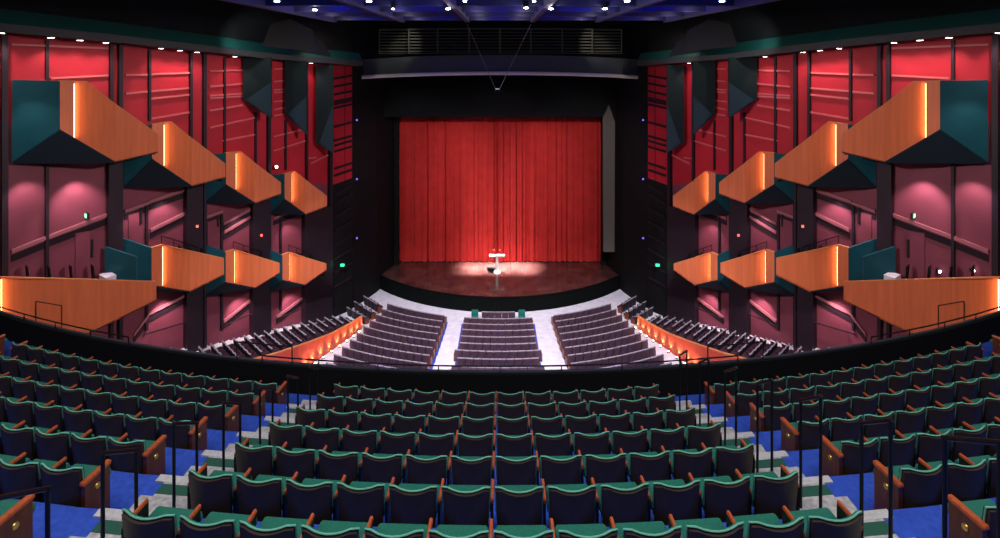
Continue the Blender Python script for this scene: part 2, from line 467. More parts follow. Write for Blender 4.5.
OM = orch_meshes('plum_back', 'edge_highlight', 'plum_cushion'); TM = orch_meshes('terrace_back', 'edge_highlight', 'plum_cushion')
def small_seat(name, M, loc, rz, label, group, ends='', noarm=False):
    r_ = empty(name, label, 'seat', loc, rz, group)
    child('backrest', M['b'], r_); child('seat_cushion', M['c'], r_)
    if 'r' in ends: child('end_panel', M['er'], r_)
    elif not noarm: child('armrest', M['a'], r_)
    if 'l' in ends: child('end_panel', M['el'], r_)
    return r_
OS = .508
counts = [10, 10, 10, 10, 10, 11, 10, 11, 11]
SX = -.13
for i, nn in enumerate(counts[:8]):
    rad = OR0+OPITCH*i
    for j in range(nn):
        x = (j-(nn-1)/2)*OS + SX; y = arc_pt(x, rad, OC+.0)
        small_seat('orchestra_chair', OM, (x, y, orow_z(i)), math.asin(x/rad), f'plum orchestra seat, {ORD[j]} from the left, {ORD[i]} full row from the stage, middle floor block', 'seats of the middle orchestra block', 'l' if j == 0 else ('r' if j == nn-1 else ''))
for j in range(5):
    x = (j-2)*OS+SX; rad = OR0-OPITCH; y = arc_pt(x, rad, OC)
    small_seat('orchestra_chair', OM, (x, y, 0), math.asin(x/rad), f'plum seat, {ORD[j]} from the left in the short row at the stage front', 'seats of the short front row', '')
# side floor blocks
LEFT = [(-8.75, -4.05), (-8.95, -4.08), (-9.15, -4.12), (-9.33, -4.16), (-9.5, -4.2), (-9.68, -4.25), (-9.86, -4.3), (-10.05, -4.35), (-10.25, -4.4), (-10.4, -4.45)]
for s in (1, -1):
    for i, (xl, xr) in enumerate(LEFT):
        rad = OR0+OPITCH*i
        t0, t1 = math.asin(-xr/rad), math.asin(-xl/rad)
        nn = int(round((t1-t0)*rad/.515))
        for j in range(nn):
            t = t0+(t1-t0)*(j+.5)/nn
            x = -s*rad*math.sin(t)+SX*.6; y = OC-rad*math.cos(t)
            py = Y0+(ZC-.85-orow_z(i))*F/y
            if py > 65+F*(ZC-PZ)/arc_pt(x*10.95/y, YC-10.95)+2: continue
            ends = ''
            if j == 0: ends = 'r' if s == 1 else 'l'
            if j == nn-1: ends = 'l' if s == 1 else 'r'
            small_seat('orchestra_chair', OM, (x, y, orow_z(i)), -s*t, f'plum orchestra seat, {ORD[j]} from the inner aisle, {ORD[i]} row from the stage, {SIDE[s]} floor block', f'seats of the {SIDE[s]} orchestra block', ends)
# blue carpet under the seat blocks
def block_carpet(lims, name):
    q = MB()
    for i, (xl, xr) in enumerate(lims):
        ra, rb = OR0+OPITCH*(i-.55), OR0+OPITCH*(i+.45)
        za, zb = max(0, ORAKE*(i-.55))+.015, max(0, ORAKE*(i+.45))+.015
        A = [(x, arc_pt(x, ra, OC), za) for x in [xl+(xr-xl)*k/5 for k in range(6)]]
        B = [(x, arc_pt(x, rb, OC), zb) for x in [xl+(xr-xl)*k/5 for k in range(6)]]
        for k in range(5): q.quad([B[k], B[k+1], A[k+1], A[k]])
    q.build(name, ['blue_carpet'], **STR)
block_carpet([(-2.75+SX, 2.75+SX)]*8, 'floor_carpet')
block_carpet([(a, b_+.10) for a, b_ in LEFT], 'floor_carpet'); block_carpet([(-b_-.10, -a) for a, b_ in LEFT], 'floor_carpet')
# two green chairs flanking the short front row
for s in (1, -1):
    r_ = empty('green_chair', f'small green chair at the {SIDE[s]} end of the short front seat row', 'chair', (-s*1.78+SX, 36.45, 0), PI)
    q = MB(); q.box(-.26, .26, -.05, .42, .38, .46, bev=.03); q.build('seat', 'green_seat', r_, True)
    q = MB(); q.box(-.26, .26, -.10, -.04, .44, .88, bev=.02); q.build('backrest', 'green_seat', r_, True)
    for a in (-.22, .22):
        for b_ in (-.06, .38):
            q = MB(); q.tube([(a, b_, 0), (a, b_, .4)], .018, 6); q.build('leg', 'black_metal', r_)

# ------------------------------------------------------------------ side terraces
FR = [((364, 295), (378, 303.5)), ((354, 300), (372, 311)), ((347, 306), (365.5, 316))]
TS = [(339.6, 312), (327, 311), (314.5, 312), (307, 315.5), (298, 319), (290, 321.5), (283, 324.5), (273, 328), (263, 331.5), (250, 334.5), (239, 338), (227, 340), (214, 342.5), (203, 344.5), (187, 346.5)]
tang = Vector((.75, -.66, 0)); face = Vector((.66, .75, 0))
rows = []
for (a, b_) in FR:
    da = F*(ZC-.85)/(a[1]-Y0); db = F*(ZC-.85)/(b_[1]-Y0)
    rows.append((P(a[0], a[1], da), P(b_[0], b_[1], db), 0.0))
base = []
for k, (px, py) in enumerate(TS):
    d = 33.74/((CX-px)/F+KW); base.append((P(px, py, d), k))
# smooth the row origins onto an even spacing
p0, p1 = base[0][0], base[-1][0]
zt = [b_[0].z for b_ in base]
PAR = [(-10.05, 35.0, 1.15), (-10.5, 33.6, 1.35), (-11.1, 32.0, 1.62), (-11.7, 30.3, 2.1), (-12.15, 28.9, 2.55), (-12.8, 27.5, 2.95), (-13.8, 26.3, 3.25), (-15.2, 25.2, 3.5), (-17.0, 24.2, 3.75), (-19.5, 22.6, 4.1)]
def par_cut(o, dvec):
    """distance from o along dvec to the parapet line in plan"""
    best = None
    for (x0, y0, _), (x1, y1, _) in zip(PAR[:-1], PAR[1:]):
        ex, ey = x1-x0, y1-y0; den = dvec.x*ey-dvec.y*ex
        if abs(den) < 1e-9: continue
        t = ((x0-o.x)*ey-(y0-o.y)*ex)/den; u = ((x0-o.x)*dvec.y-(y0-o.y)*dvec.x)/den
        if t > 0 and -.02 <= u <= 1.02 and (best is None or t < best): best = t
    return best
trows = []
for k in range(19):
    u = k/16
    o = p0 + (p1-p0)*u
    z = .33 + (3.02-.33)*u**.92 + 3*max(0, u-1)
    trows.append((Vector((o.x, o.y, 0)), z))
for s in (1, -1):
    q = MB()
    for k, (o, z) in enumerate(trows):
        ln = par_cut(o, tang) or 2.6
        ln -= .12
        nn = max(2, min(6, int((min(ln, par_cut(o + face*.45, tang) or ln)-.22)/OS)))
        for j in range(nn):
            c = o + tang*((j+.5)*OS+.05)
            rz = -math.atan2(face.x, face.y)
            small_seat('terrace_chair', TM, (c.x*s, c.y, z), rz*s, f'dark terrace seat, {ORD[j]} from the wall, {ORD[k]} raised row from the stage, {SIDE[s]} terrace', f'seats of the {SIDE[s]} terrace',
                       ('r' if s == 1 else 'l') if False else '')
        # tread slab
        o1 = o - face*.30; o2 = o + face*.50
        l1 = max(.3, (par_cut(o1, tang) or 2.6)-.17); l2 = max(.3, (par_cut(o2, tang) or l1+.12)-.17)
        a = o1 - tang*2.2; b_ = o1 + tang*l1
        f2 = face*.74
        poly = [a, b_, o2+tang*l2, a+f2]
        if k == 0: poly = [o - tang*.1 - face*.3, b_, o2+tang*min(l2, l1)-face*.1, o-tang*.1+face*.45]
        poly = [(p.x*s, p.y) for p in poly]
        if s == -1: poly.reverse()
        # wall-side intermediate step
        q.prism(poly, -.02, z-.004*k)
        if k:
            c0 = o - tang*2.2 + face*.50; c1 = o - tang*.08 + face*.50
            poly = [c0 - face*.02, c1 - face*.02, c1 + face*.36, c0 + face*.36]; poly = [(p.x*s, p.y) for p in poly]
            if s == -1: poly.reverse()
            q.prism(poly, 0, z-.10)
    # back tread running on under the mezzanine
    o, z = trows[-1]
    poly = [o - tang*2.2 - face*4, o + tang*4.0 - face*4, o + tang*3.6 - face*.3, o - tang*2.2 - face*.3]; poly = [(p.x*s, p.y) for p in poly]
    q.prism(poly, 0, z+.25)
    q.build('terrace_floor', ['terrace_carpet'], **STR)
    for i, (a, b_, z) in enumerate(rows):
        v = b_-a; v.z = 0; L_ = v.length; t = v.normalized()
        rz = math.atan2(t.y, t.x)
        nn = 4
        for j in range(nn):
            c = a + t*((j+.5)*L_/nn)
            small_seat('terrace_chair', TM, (c.x*s, c.y, 0), rz*s, f'dark floor-level seat, {ORD[j]} from the wall, {ORD[i]} row from the stage, {SIDE[s]} corner block', f'seats of the {SIDE[s]} corner block', '' if j < nn-1 else ('r' if s == 1 else 'l'))
        # blue aisle carpet at the row end
        e = b_ + t*.02; n_ = Vector((-t.y, t.x, 0))
        pts = [e-n_*.45, e+t*.62-n_*.45, e+t*.62+n_*.45, e+n_*.45]
        qq = MB(); qq.prism([(p.x*s, p.y) for p in pts], .003, .02+.002*i); qq.build('floor_carpet', ['blue_carpet'], **STR)
    # parapet of the terrace with warm uplights at its foot
    q = MB(); cap = MB()
    th = .14
    for (x0, y0, z0), (x1, y1, z1) in zip(PAR[:-1], PAR[1:]):
        e = Vector((x1-x0, y1-y0, 0)).normalized(); nrm = Vector((e.y, -e.x, 0))
        if nrm.x < 0: nrm = -nrm
        # outer face at the line, thickness away from the floor aisle
        pl = [(x0*s, y0), (x1*s, y1), ((x1-nrm.x*th)*s, y1-nrm.y*th), ((x0-nrm.x*th)*s, y0-nrm.y*th)]
        q.prism(pl, 0, [z0, z1, z1, z0]); cap.prism(pl, [z0, z1, z1, z0], [z0+.05, z1+.05, z1+.05, z0+.05])
    tp = q.build('terrace_parapet', ['terrace_panel'], label=f'curved orange-red wooden parapet of the {SIDE[s]} terrace lit from its foot', cat='parapet')
    cap.build('cap', ['orange_edge'], tp)
    npt = 9
    for k in range(npt):
        u = k/(npt-1)*3.6; i0 = min(int(u), len(PAR)-2); f_ = u-i0
        x = PAR[i0][0]*(1-f_)+PAR[i0+1][0]*f_; y = PAR[i0][1]*(1-f_)+PAR[i0+1][1]*f_
        fz = max(0, ORAKE*((math.hypot(x, OC-y)-OR0)/OPITCH))
        xx = (x+.17)*s
        o = empty('uplight', f'small warm floor uplight at the foot of the {SIDE[s]} terrace parapet, {ORD[k]} from the stage', 'uplight', (xx, y, fz), 0, f'uplights along the {SIDE[s]} terrace parapet')
        q = MB(); q.lathe([(.09, -.02), (.09, .06), (.075, .08)], (0, 0, 0), 10); q.build('housing', 'black_metal', o)
        q = MB(); q.lathe([(.062, .081), (.05, .095)], (0, 0, 0), 10); q.build('lens', 'led_low', o)
        light('SPOT', (xx-.04*s, y, fz+.13), 260, (1, .66, .30), ((x-.04)*s, y, fz+1.1), .03, 62, .9)

# ------------------------------------------------------------------ stage
ZS = 1.1
q = MB(); n = 40; RL = OC-37.8
xs = [-12.5+25*k/n for k in range(n+1)]
fr = [(x, OC-math.sqrt(RL*RL-x*x)) for x in xs]
for k in range(n):
    q.quad([(*fr[k], ZS), (*fr[k+1], ZS), (fr[k+1][0], 50, ZS), (fr[k][0], 50, ZS)], 0)
    q.quad([(*fr[k], -.05), (*fr[k+1], -.05), (*fr[k+1], ZS), (*fr[k], ZS)], 1)
q.build('stage_floor', ['stage_wood', 'stage_black'], **STR)
q = MB()
for k in range(n):
    a, b_ = fr[k], fr[k+1]
    q.prism([(a[0], a[1]-.03), (b_[0], b_[1]-.03), (b_[0], b_[1]+.30), (a[0], a[1]+.30)], ZS, ZS+.012)
q.build('stage_edge', ['stage_black'], **STR)

# main curtain
DC = 44.8
x0, x1 = (399.5-CX)*DC/F, (601.5-CX)*DC/F
zt_, zb_ = ZC-(117-Y0)*DC/F, ZS+.03
n = 760; q = MB(); G = [[], []]
rc = random.Random(5)
CREASE = []; xx_ = .12
while xx_ < x1-x0: CREASE.append((xx_, rc.choice((.05, .09, .16, .32)), rc.uniform(.035, .075))); xx_ += rc.uniform(.16, .72)
ph = 0
rows_ = 9
cols = []
amp = []
for k in range(n+1):
    u = k/n
    X_ = u*(x1-x0)
    f1 = sum(dp*math.exp(-((X_-xc)/wd)**2) for xc, dp, wd in CREASE if abs(X_-xc) < .5)
    f2 = math.sin(u*2*PI*19+2.0*math.sin(u*13))*.06
    cols.append((x0+(x1-x0)*u, f1+f2))
for r_ in range(rows_+1):
    t = r_/rows_; z = zb_+(zt_-zb_)*t
    q.grid([[(c[0], DC+c[1]*(1.0-.45*t), z)] for c in cols]) if False else None
GG = [[(c[0], DC+c[1]*(1.0-.5*r_/rows_), zb_+(zt_-zb_)*r_/rows_ + (.05*math.sin(i_*.31) if r_ == 0 else 0)*.4+(.03 if r_ == 0 else 0)) for i_, c in enumerate(cols)] for r_ in range(rows_+1)]
GB = [[(p[0], p[1]+.03, p[2]) for p in rr] for rr in GG]
thick_grid(q, GG, GB)
cur = q.build('stage_curtain', ['curtain'], smooth=True, label='tall pleated red house curtain closed across the stage opening', cat='curtain')
q = MB(); q.box(x0, x1, DC-.28, DC-.235, zb_+.04, zb_+.10) if False else None

# proscenium walls, black side legs, header
def blk(name, x0, x1, y0, y1, z0, z1, m='black_wall', **kw):
    q = MB(); q.box(x0, x1, y0, y1, z0, z1); return q.build(name, [m], **(kw or STR))
for s in (1, -1):
    nm = 'wall_proscenium_'+SIDE[s]
    q = MB()
    # splayed dark reveal from the end of the side wall to the curtain line
    A = Vector((-12.1, 37.4, 0)); B = Vector((-10.6, 41.2, 0)); C = Vector((-9.75, 44.3, 0))
    for a, b_ in ((A, B), (B, C)):
        pl = [(a.x*s, a.y), (b_.x*s, b_.y), ((b_.x-1.2)*s, b_.y), ((a.x-1.2)*s, a.y)]
        q.prism(pl, -.05, 26)
    q.build(nm, ['black_wall'], **STR)
    q = MB(); q.box(min(-9.7*s, -9.3*s), max(-9.7*s, -9.3*s), 44.0, 44.3, ZS, 24); q.build('curtain_leg', ['black_matte'], label=f'narrow black masking leg at the {SIDE[s]} edge of the red curtain', cat='curtain')
blk('wall_stage_back', -14, 14, 46.5, 46.8, 0, 26, 'black_matte')
blk('stage_valance', -10.6, 10.6, 42.4, 42.6, ZC-(117-Y0)*42.4/F, 25, 'black_matte', label='wide black valance hanging above the red curtain', cat='valance')
# tall pale pylon right of the curtain
d = 42.0
pts = [P(603.5, 252, d), P(614.5, 252, d), P(615, 122, d), P(609, 105, d), P(603, 118, d)]
q = MB(); q.slab(pts, (0, 1, 0), .35); q.build('stage_pylon', ['leg_grey'], label='tall grey pointed-top scenic flat just right of the red curtain', cat='scenic flat')

# curved header, lip coloured pale as if lit, and louvred grilles
HD = 38.2
def hdr_y(x): return HD + .012*x*x - .2
def hdr_z(x, py): 
    return ZC-(py-Y0)*HD/F
n = 24; xs = [-12.0+24*k/n for k in range(n+1)]
lipz = lambda x: ZC-(72.5-Y0+4.5*(x/12)**2)*hdr_y(x)/F
q = MB()
for a, b_ in zip(xs[:-1], xs[1:]):
    q.prism([(a, hdr_y(a)), (b_, hdr_y(b_)), (b_, hdr_y(b_)+.9), (a, hdr_y(a)+.9)], [lipz(a)-.0, lipz(b_)-.0, lipz(b_), lipz(a)], [lipz(a)+1.45, lipz(b_)+1.45]*2 if False else [lipz(a)+1.4, lipz(b_)+1.4, lipz(b_)+1.4, lipz(a)+1.4])
hb = q.build('header_beam', ['header'], **STR)
q = MB(); q.tube([(x, hdr_y(x)-.06, lipz(x)-.06) for x in xs], [.15*(1-.0*abs(x)) for x in xs], 10); q.build('lip', ['header_lip_lit'], hb, True)
# black wall above/behind header
blk('wall_header', -13, 13, 40.6, 40.8, ZC-.9, 27, 'black_matte')
GZ0, GZ1 = ZC-(53.5-Y0)*38.6/F, ZC-(28-Y0)*38.6/F
edges = [376, 407, 437, 469, 500, 531, 563, 594, 625]
for g in range(8):
    xa, xb = (edges[g]-CX)*38.6/F+.04, (edges[g+1]-CX)*38.6/F-.04
    nmz = ['first', 'second', 'third', 'fourth', 'fifth', 'sixth', 'seventh', 'eighth'][g]
    r_ = empty('louvre_grille', f'dark slatted grille above the stage header, {nmz} of eight from the left', 'grille', ((xa+xb)/2, hdr_y((xa+xb)/2)+.6, GZ0), 0, 'slatted grilles above the header')
    hw = (xb-xa)/2
    q = MB()
    for e in (-hw, hw): q.box(e-.04, e+.04, -.05, .05, 0, GZ1-GZ0)
    q.box(-hw, hw, -.04, .04, GZ1-GZ0-.05, GZ1-GZ0); q.box(-hw, hw, -.04, .04, 0, .05)
    q.build('frame', ['grille'], r_)
    q = MB()
    for k in range(8):
        z = .14+(GZ1-GZ0-.28)*k/7
        q.slab([(-hw+.04, -.03, z), (hw-.04, -.03, z), (hw-.04, .07, z+.07), (-hw+.04, .07, z+.07)], (0, 0, 1), .03)
    q.build('slats', ['grille'], r_)
light('SPOT', ((422-CX)*37/F, 36.2, GZ0+3.6), 800, (1, .93, .75), ((407-CX)*38.6/F, 38.8, GZ0+.9), .1, 38, .9)
light('SPOT', ((578-CX)*37/F, 36.2, GZ0+3.6), 800, (1, .93, .75), ((594-CX)*38.6/F, 38.8, GZ0+.9), .1, 38, .9)

# hanging microphone on two wires
d = 36.0
a, b_, c0, c1 = P(467, 24, d), P(531, 24, d), P(495.5, 89, d), P(499.5, 89, d)
r_ = empty('hanging_microphone', 'small stereo microphone bar hung on two thin wires above the stage front', 'microphone', tuple((c0+c1)/2))
o = (c0+c1)/2
for x, y in ((a, c0), (b_, c1)):
    q = MB(); q.tube([x-o, y-o], .018, 5); q.build('wire', 'wire', r_)
q = MB(); q.tube([c0-o, c1-o], .05, 8); q.build('bar', 'white_paint', r_)
for x in (c0, c1):
    q = MB(); q.lathe([(.03, -.22), (.05, -.2), (.05, -.05), (.03, 0)], x-o, 8); q.build('capsule', 'black_metal', r_)

# lectern, floor monitor
LD = 42.6
r_ = empty('lectern', 'slim white lectern with wide top standing in the light pool on stage', 'lectern', ((497-CX)*LD/F, LD, ZS))
q = MB(); q.lathe([(.34, 0), (.34, .03), (.10, .07), (.09, .1)], (0, 0, 0), 18); q.build('base', 'white_paint', r_, True)
q = MB(); q.box(-.10, .10, -.06, .06, .08, 1.42, bev=.02); q.build('post', 'white_paint', r_, True)
q = MB(); q.slab([(-.68, -.16, 1.42), (.68, -.16, 1.42), (.68, .16, 1.46), (-.68, .16, 1.46)], (0, 0, 1), .10); q.build('top', 'white_paint', r_)
for e in (-.22, .22):
    q = MB(); q.tube([(e, .2, 1.55), (e*1.1, .22, 1.75), (e*1.2, .1, 1.92)], .012, 6); g_ = q.build('microphone', 'black_metal', r_)
    q = MB(); q.tube([(e*1.2, .1, 1.91), (e*1.2, .04, 1.99)], .045, 8); q.build('tip', 'mic_red', g_)
r_ = empty('floor_monitor', 'small black wedge speaker on the stage floor beside the white lectern', 'speaker', ((491-CX)*LD/F, LD+.35, ZS))
q = MB(); q.slab([(-.34, -.22, 0), (-.34, .22, 0), (-.34, .22, .14), (-.34, .05, .38), (-.34, -.22, .30)], (1, 0, 0), .68); q.build('body', 'black_matte', r_)
q = MB(); q.slab([(-.30, .20, .18), (.30, .20, .18), (.30, .07, .37), (-.30, .07, .37)], Vector((0, .8, .6)), .015); q.build('grille', 'black_metal', r_)

# ------------------------------------------------------------------ side walls
TOP = [(-40, 32.5), (0, 36), (110, 45.5), (200, 54.5), (250, 60), (352, 67.5)]
def lerp_tab(tab, x):
    for (a, ya), (b_, yb) in zip(tab[:-1], tab[1:]):
        if x <= b_: return ya+(yb-ya)*(x-a)/(b_-a)
    return tab[-1][1]
SPLIT = [(-40, 110), (0, 120), (110, 158), (200, 165), (330, 186), (352, 178)]
pxs = [-170, -100, -40, 0, 30, 60, 90, 110, 140, 170, 200, 225, 250, 280, 310, 331.5, 352]
SOF = [(-40, 14), (0, 26), (110, 40), (200, 46), (350, 66)]
for s in (1, -1):
    SN = SIDE[s]
    q = MB()
    for a, b_ in zip(pxs[:-1], pxs[1:]):
        for lo, hi, mi in ((lambda x: None, SPLIT, 0), (SPLIT, TOP, 1)):
            pts = []
            for x in (a, b_):
                p = wxy(x); zl = -.05 if mi == 0 else wpt(x, lerp_tab(SPLIT, x)).z; zh = wpt(x, lerp_tab(SPLIT if mi == 0 else TOP, x)).z + (0 if mi == 0 else .6)
                pts.append((p, zl, zh))
            (pa, la, ha), (pb, lb, hb_) = pts
            nx, ny = -.85*.3, .527*.3
            q.prism([(pa.x*s, pa.y), (pb.x*s, pb.y), ((pb.x+nx)*s, pb.y+ny), ((pa.x+nx)*s, pa.y+ny)], [la, lb, lb, la], [ha, hb_, hb_, ha], 2 if (mi == 0 and a >= 330) else mi)
    wl = q.build('wall_'+SN, ['plum_wall', 'red_wall', 'black_wall'], **STR)
    # rails, painted shadow strips below them and mullions belong to the wall
    def wrail(x0, y0, x1, y1, w_, h, m, p=0.0):
        a = wpt(x0, y0, p+.001); b_ = wpt(x1, y1, p+.001)
        q = MB(); q.bar(mir(a, s), mir(b_, s), w_, h, (.85*s, -.527), 0); return q.build('wall_rail', [m], wl)
    red = [(11, 43.5, 108, 47.5), (50, 77.5, 108, 74.5),
           (125, 74.3, 147, 73.8), (150, 73.5, 189, 72), (125, 92.8, 147, 90.8), (150, 90.5, 189, 87.3), (150, 98, 189, 94), (150, 118, 189, 111.5),
           (209, 70.5, 242, 69.5), (209, 86, 242, 83), (209, 95, 242, 93), (209, 97.5, 242, 95.5), (209, 110, 242, 104.5), (209, 127, 254, 117), (222, 140, 254, 134),
           (273, 68.5, 284, 68), (273, 81, 284, 80), (273, 89.5, 284, 88.5), (273, 92, 284, 91.3), (273, 101, 284, 100), (273, 109, 284, 107), (273, 115, 284, 113.5),
           (273, 136, 306, 128), (273, 150, 306, 140), (306, 158, 316, 157), (310, 163, 330, 153)]
    for x0, y0, x1, y1 in red: wrail(x0, y0, x1, y1, .10, .09, 'red_rail')
    for k, yy in enumerate((76, 84, 92, 99, 101.5, 105.5, 124, 138, 143, 149, 166, 173)):
        wrail(334, yy+1.5, 351.5, yy-1.5-.03*(yy-76), .12, .16, 'dark_rail_or_shadow')
    for k, yy in enumerate((190, 199, 212, 226, 240, 254, 268, 282)):
        wrail(334, yy+4, 351.5, yy-6, .12, .14, 'dark_rail_or_shadow')
    plum = [(11, 249.5, 45, 236), (48, 235, 108, 212.5), (124, 209.5, 148, 201), (148, 200, 187, 187), (150, 228.5, 187, 210.5), (148, 312, 187, 292), (133, 333, 148, 313), 
            (204, 216, 222, 209.5), (223, 222, 253, 206), (223, 231, 253, 213), (223, 320, 252, 297), (273, 217, 304, 205), (276, 316, 303, 296)]
    for x0, y0, x1, y1 in plum:
        wrail(x0, y0, x1, y1, .14, .16, 'plum_rail')
        wrail(x0, y0+5.2*wall_d(108)/wall_d((x0+x1)/2), x1, y1+5.2*wall_d(108)/wall_d((x0+x1)/2), .05, .30, 'dark_rail_or_shadow')  # dark strip standing in for the shadow under each rib
    for px, y0, y1 in ((46.5, 40, 80), (46.5, 160, 278), (149, 50, 121), (146, 205, 330), (224, 57, 158), (221, 215, 330), (285, 120, 170), (255, 112, 166), (280, 215, 310)):
        a = wpt(px, y0); b_ = wpt(px, y1); w_ = .06
        t = Vector((.527, .85, 0))
        pl = [(a-t*w_), (a+t*w_), (a+t*w_+Vector((.85, -.527, 0))*.14), (a-t*w_+Vector((.85, -.527, 0))*.14)]
        q = MB(); q.prism([(v.x*s, v.y) for v in pl], b_.z, a.z); q.build('mullion', ['pillar'], wl)
    # doors in the lower wall
    for k, (xa, ya, xb, yb, yf) in enumerate(((75, 233, 94, 230, 282), (128, 215, 142, 211, 246), (207, 222, 219, 218, 246))):
        a, b_ = wpt(xa, ya), wpt(xb, yb); f_ = wpt(xa, yf).z
        n_ = Vector((.85, -.527, 0))*.06
        q = MB(); q.prism([(v.x*s, v.y) for v in (a, b_, b_+n_, a+n_)], f_, [a.z, b_.z, b_.z, a.z])
        o = q.build('door_'+str(k+1 if s == 1 else k+4), ['plum_wall'], **STR)
        t = (b_-a).normalized(); c = a.lerp(b_, .85)+n_*1.01
        q = MB(); q.prism([(v.x*s, v.y) for v in (c-t*.05, c+t*.05, c+t*.05+n_*.9, c-t*.05+n_*.9)], f_+1.0, f_+1.9); q.build('handle', ['black_metal'], o)
    # wall handrails above the terrace
    for pts in ([(146, 334), (187, 322), (204, 318)], [(222, 327), (253, 313)], [(276, 319), (304, 308), (330, 303)]):
        v = [mir(wpt(x, y, .30), s) for x, y in pts]
        r_ = empty('wall_handrail', f'thin dark handrail on the {SN} plum wall above the terrace, {"far from" if pts[0][0]<200 else ("midway to" if pts[0][0]<250 else "nearest")} the stage', 'handrail', tuple(v[0]))
        q = MB(); q.tube([x-v[0] for x in v], .035, 6); q.build('rail', ['dark_rail_or_shadow'], r_)
        for x, y in pts[:2]:
            a = mir(wpt(x+9, y-3.2, .30), s)-v[0]; b_ = a+Vector((-.85*.29*s, .527*.29, -.18))
            q = MB(); q.tube([a, b_], .03, 6); q.build('bracket', ['dark_rail_or_shadow'], r_)
    # pillars
    for k, (xa, xb, p, yb) in enumerate(((2, 8.5, .25, 300), (110.5, 113.8, .2, 300), (119.5, 123.2, .25, 345), (190.5, 193, .2, 345), (204, 207, .25, 345), (268.5, 271.3, .25, 330), (306.5, 308.5, .2, 320), (330.5, 333.0, .35, 305))):
        a, b_ = wxy(xa, p), wxy(xb, p)
        n_ = Vector((-.85, .527, 0))*(p+.05)
        zt0 = wpt((xa+xb)/2, lerp_tab(TOP, (xa+xb)/2)).z+.4
        q = MB(); q.prism([(v.x*s, v.y) for v in (a, b_, b_+n_, a+n_)], 0, zt0); q.build('pillar', ['pillar'], **STR)
    for (xa, xb, p, y0, y1) in ((187, 203, .42, 188, 350), (253, 270, .42, 205, 340), (305, 331, .42, 214, 330), (109, 123, .35, 165, 290)):      # broad lower piers
        a, b_ = wxy(xa, p), wxy(xb, p); n_ = Vector((-.85, .527, 0))*(p+.05)
        q = MB(); q.prism([(v.x*s, v.y) for v in (a, b_, b_+n_, a+n_)], wpt(xa, y1).z if y1 < 300 else 0, wpt((xa+xb)/2, y0-6).z); q.build('pier_pillar', ['pillar'], **STR)
    # soffit with fascia and teal ledge
    q = MB(); le = MB(); PR = 1.25
    for a, b_ in zip(pxs[:-1], pxs[1:]):
        rows_ = []
        for x in (a, b_):
            w_ = wxy(x); f_ = w_ + Vector((.85, -.527, 0))*PR; z = wpt(x, lerp_tab(TOP, x)).z
            rows_.append((w_, f_, z))
        (wa, fa, za), (wb, fb, zb) = rows_
        za += .12; zb += .12
        q.prism([(v.x*s, v.y) for v in (wa, fa, fb, wb)], [za, za, zb, zb], [za+.36, za+.36, zb+.36, zb+.36])
        ga = wa+Vector((.85, -.527, 0))*(PR-.45); gb = wb+Vector((.85, -.527, 0))*(PR-.45)
        e0 = [(fa.x*s, fa.y, za+.37), (fb.x*s, fb.y, zb+.37), (gb.x*s, gb.y, zb+1.02), (ga.x*s, ga.y, za+1.02)]
        n_ = (Vector(e0[1])-Vector(e0[0])).cross(Vector(e0[3])-Vector(e0[0])).normalized()
        if n_.z < 0: n_ = -n_
        le.slab(e0, -n_, .08)
    so = q.build('soffit_'+SN, ['fascia'], **STR)
    le.build('ledge', ['teal_ledge'], so)
    # black upper side wall rising to the roof
    q = MB()
    a = wxy(-170, .6); b_ = wxy(352, .6); n_ = Vector((-.85, .527, 0))*.3
    q.prism([(v.x*s, v.y) for v in (a, b_, b_+n_, a+n_)], [wpt(-40, 30).z+.6, wpt(352, 66).z+.5]*1+[wpt(352, 66).z+.5, wpt(-40, 30).z+.6], 27)
    q.build('wall_upper_'+SN, ['black_wall'], **STR)
    # grey angled reflector panels up there
    for nm, pts, dd in (('large', [(262, 46), (270, 24), (290, 19), (312, 30), (316, 52)], 29), ('small', [(287, 50), (300, 45), (322, 41), (331, 57)], 31)):
        v = [mir(P(x, y, dd+ (x-290)*.05), s) for x, y in pts]
        q = MB(); q.slab(v, (0, 1, 0), .12); q.build('reflector_panel', ['reflector'], label=f'{nm} grey angled reflector panel above the {SN} teal ledge', cat='panel')
    # downlights under the soffit
    for k, (px, py) in enumerate(((1, 33), (51, 38.7), (80, 42.3), (106, 45.3), (161, 50.6), (180, 53), (197, 54.6), (235, 58), (311, 65.2))):
        q0 = wxy(px, .85); z = wpt(px, lerp_tab(TOP, px)).z+.12
        q0.z = z; v = mir(q0, s)
        o = empty('downlight', f'small bright recessed downlight under the {SN} soffit, {ORD[8-k]} from the stage', 'downlight', tuple(v), 0, f'downlights under the {SN} soffit')
        qq = MB(); qq.lathe([(.16, -.03), (.17, -.005), (.17, .02)], (0, 0, 0), 14); qq.build('ring', ['black_metal'], o)
        qq = MB(); qq.lathe([(.115, -.04), (.12, -.031)], (0, 0, 0), 14); qq.build('lens', ['lamp_white'], o)
        t = mir(wxy(px, -.05), s); t.z = z-3.2
        light('SPOT', tuple(v-Vector((0, 0, .08))), 265 if px < 120 else (225 if px < 230 else 150), (1, .80, .74), tuple(t), .12, 95, .9)
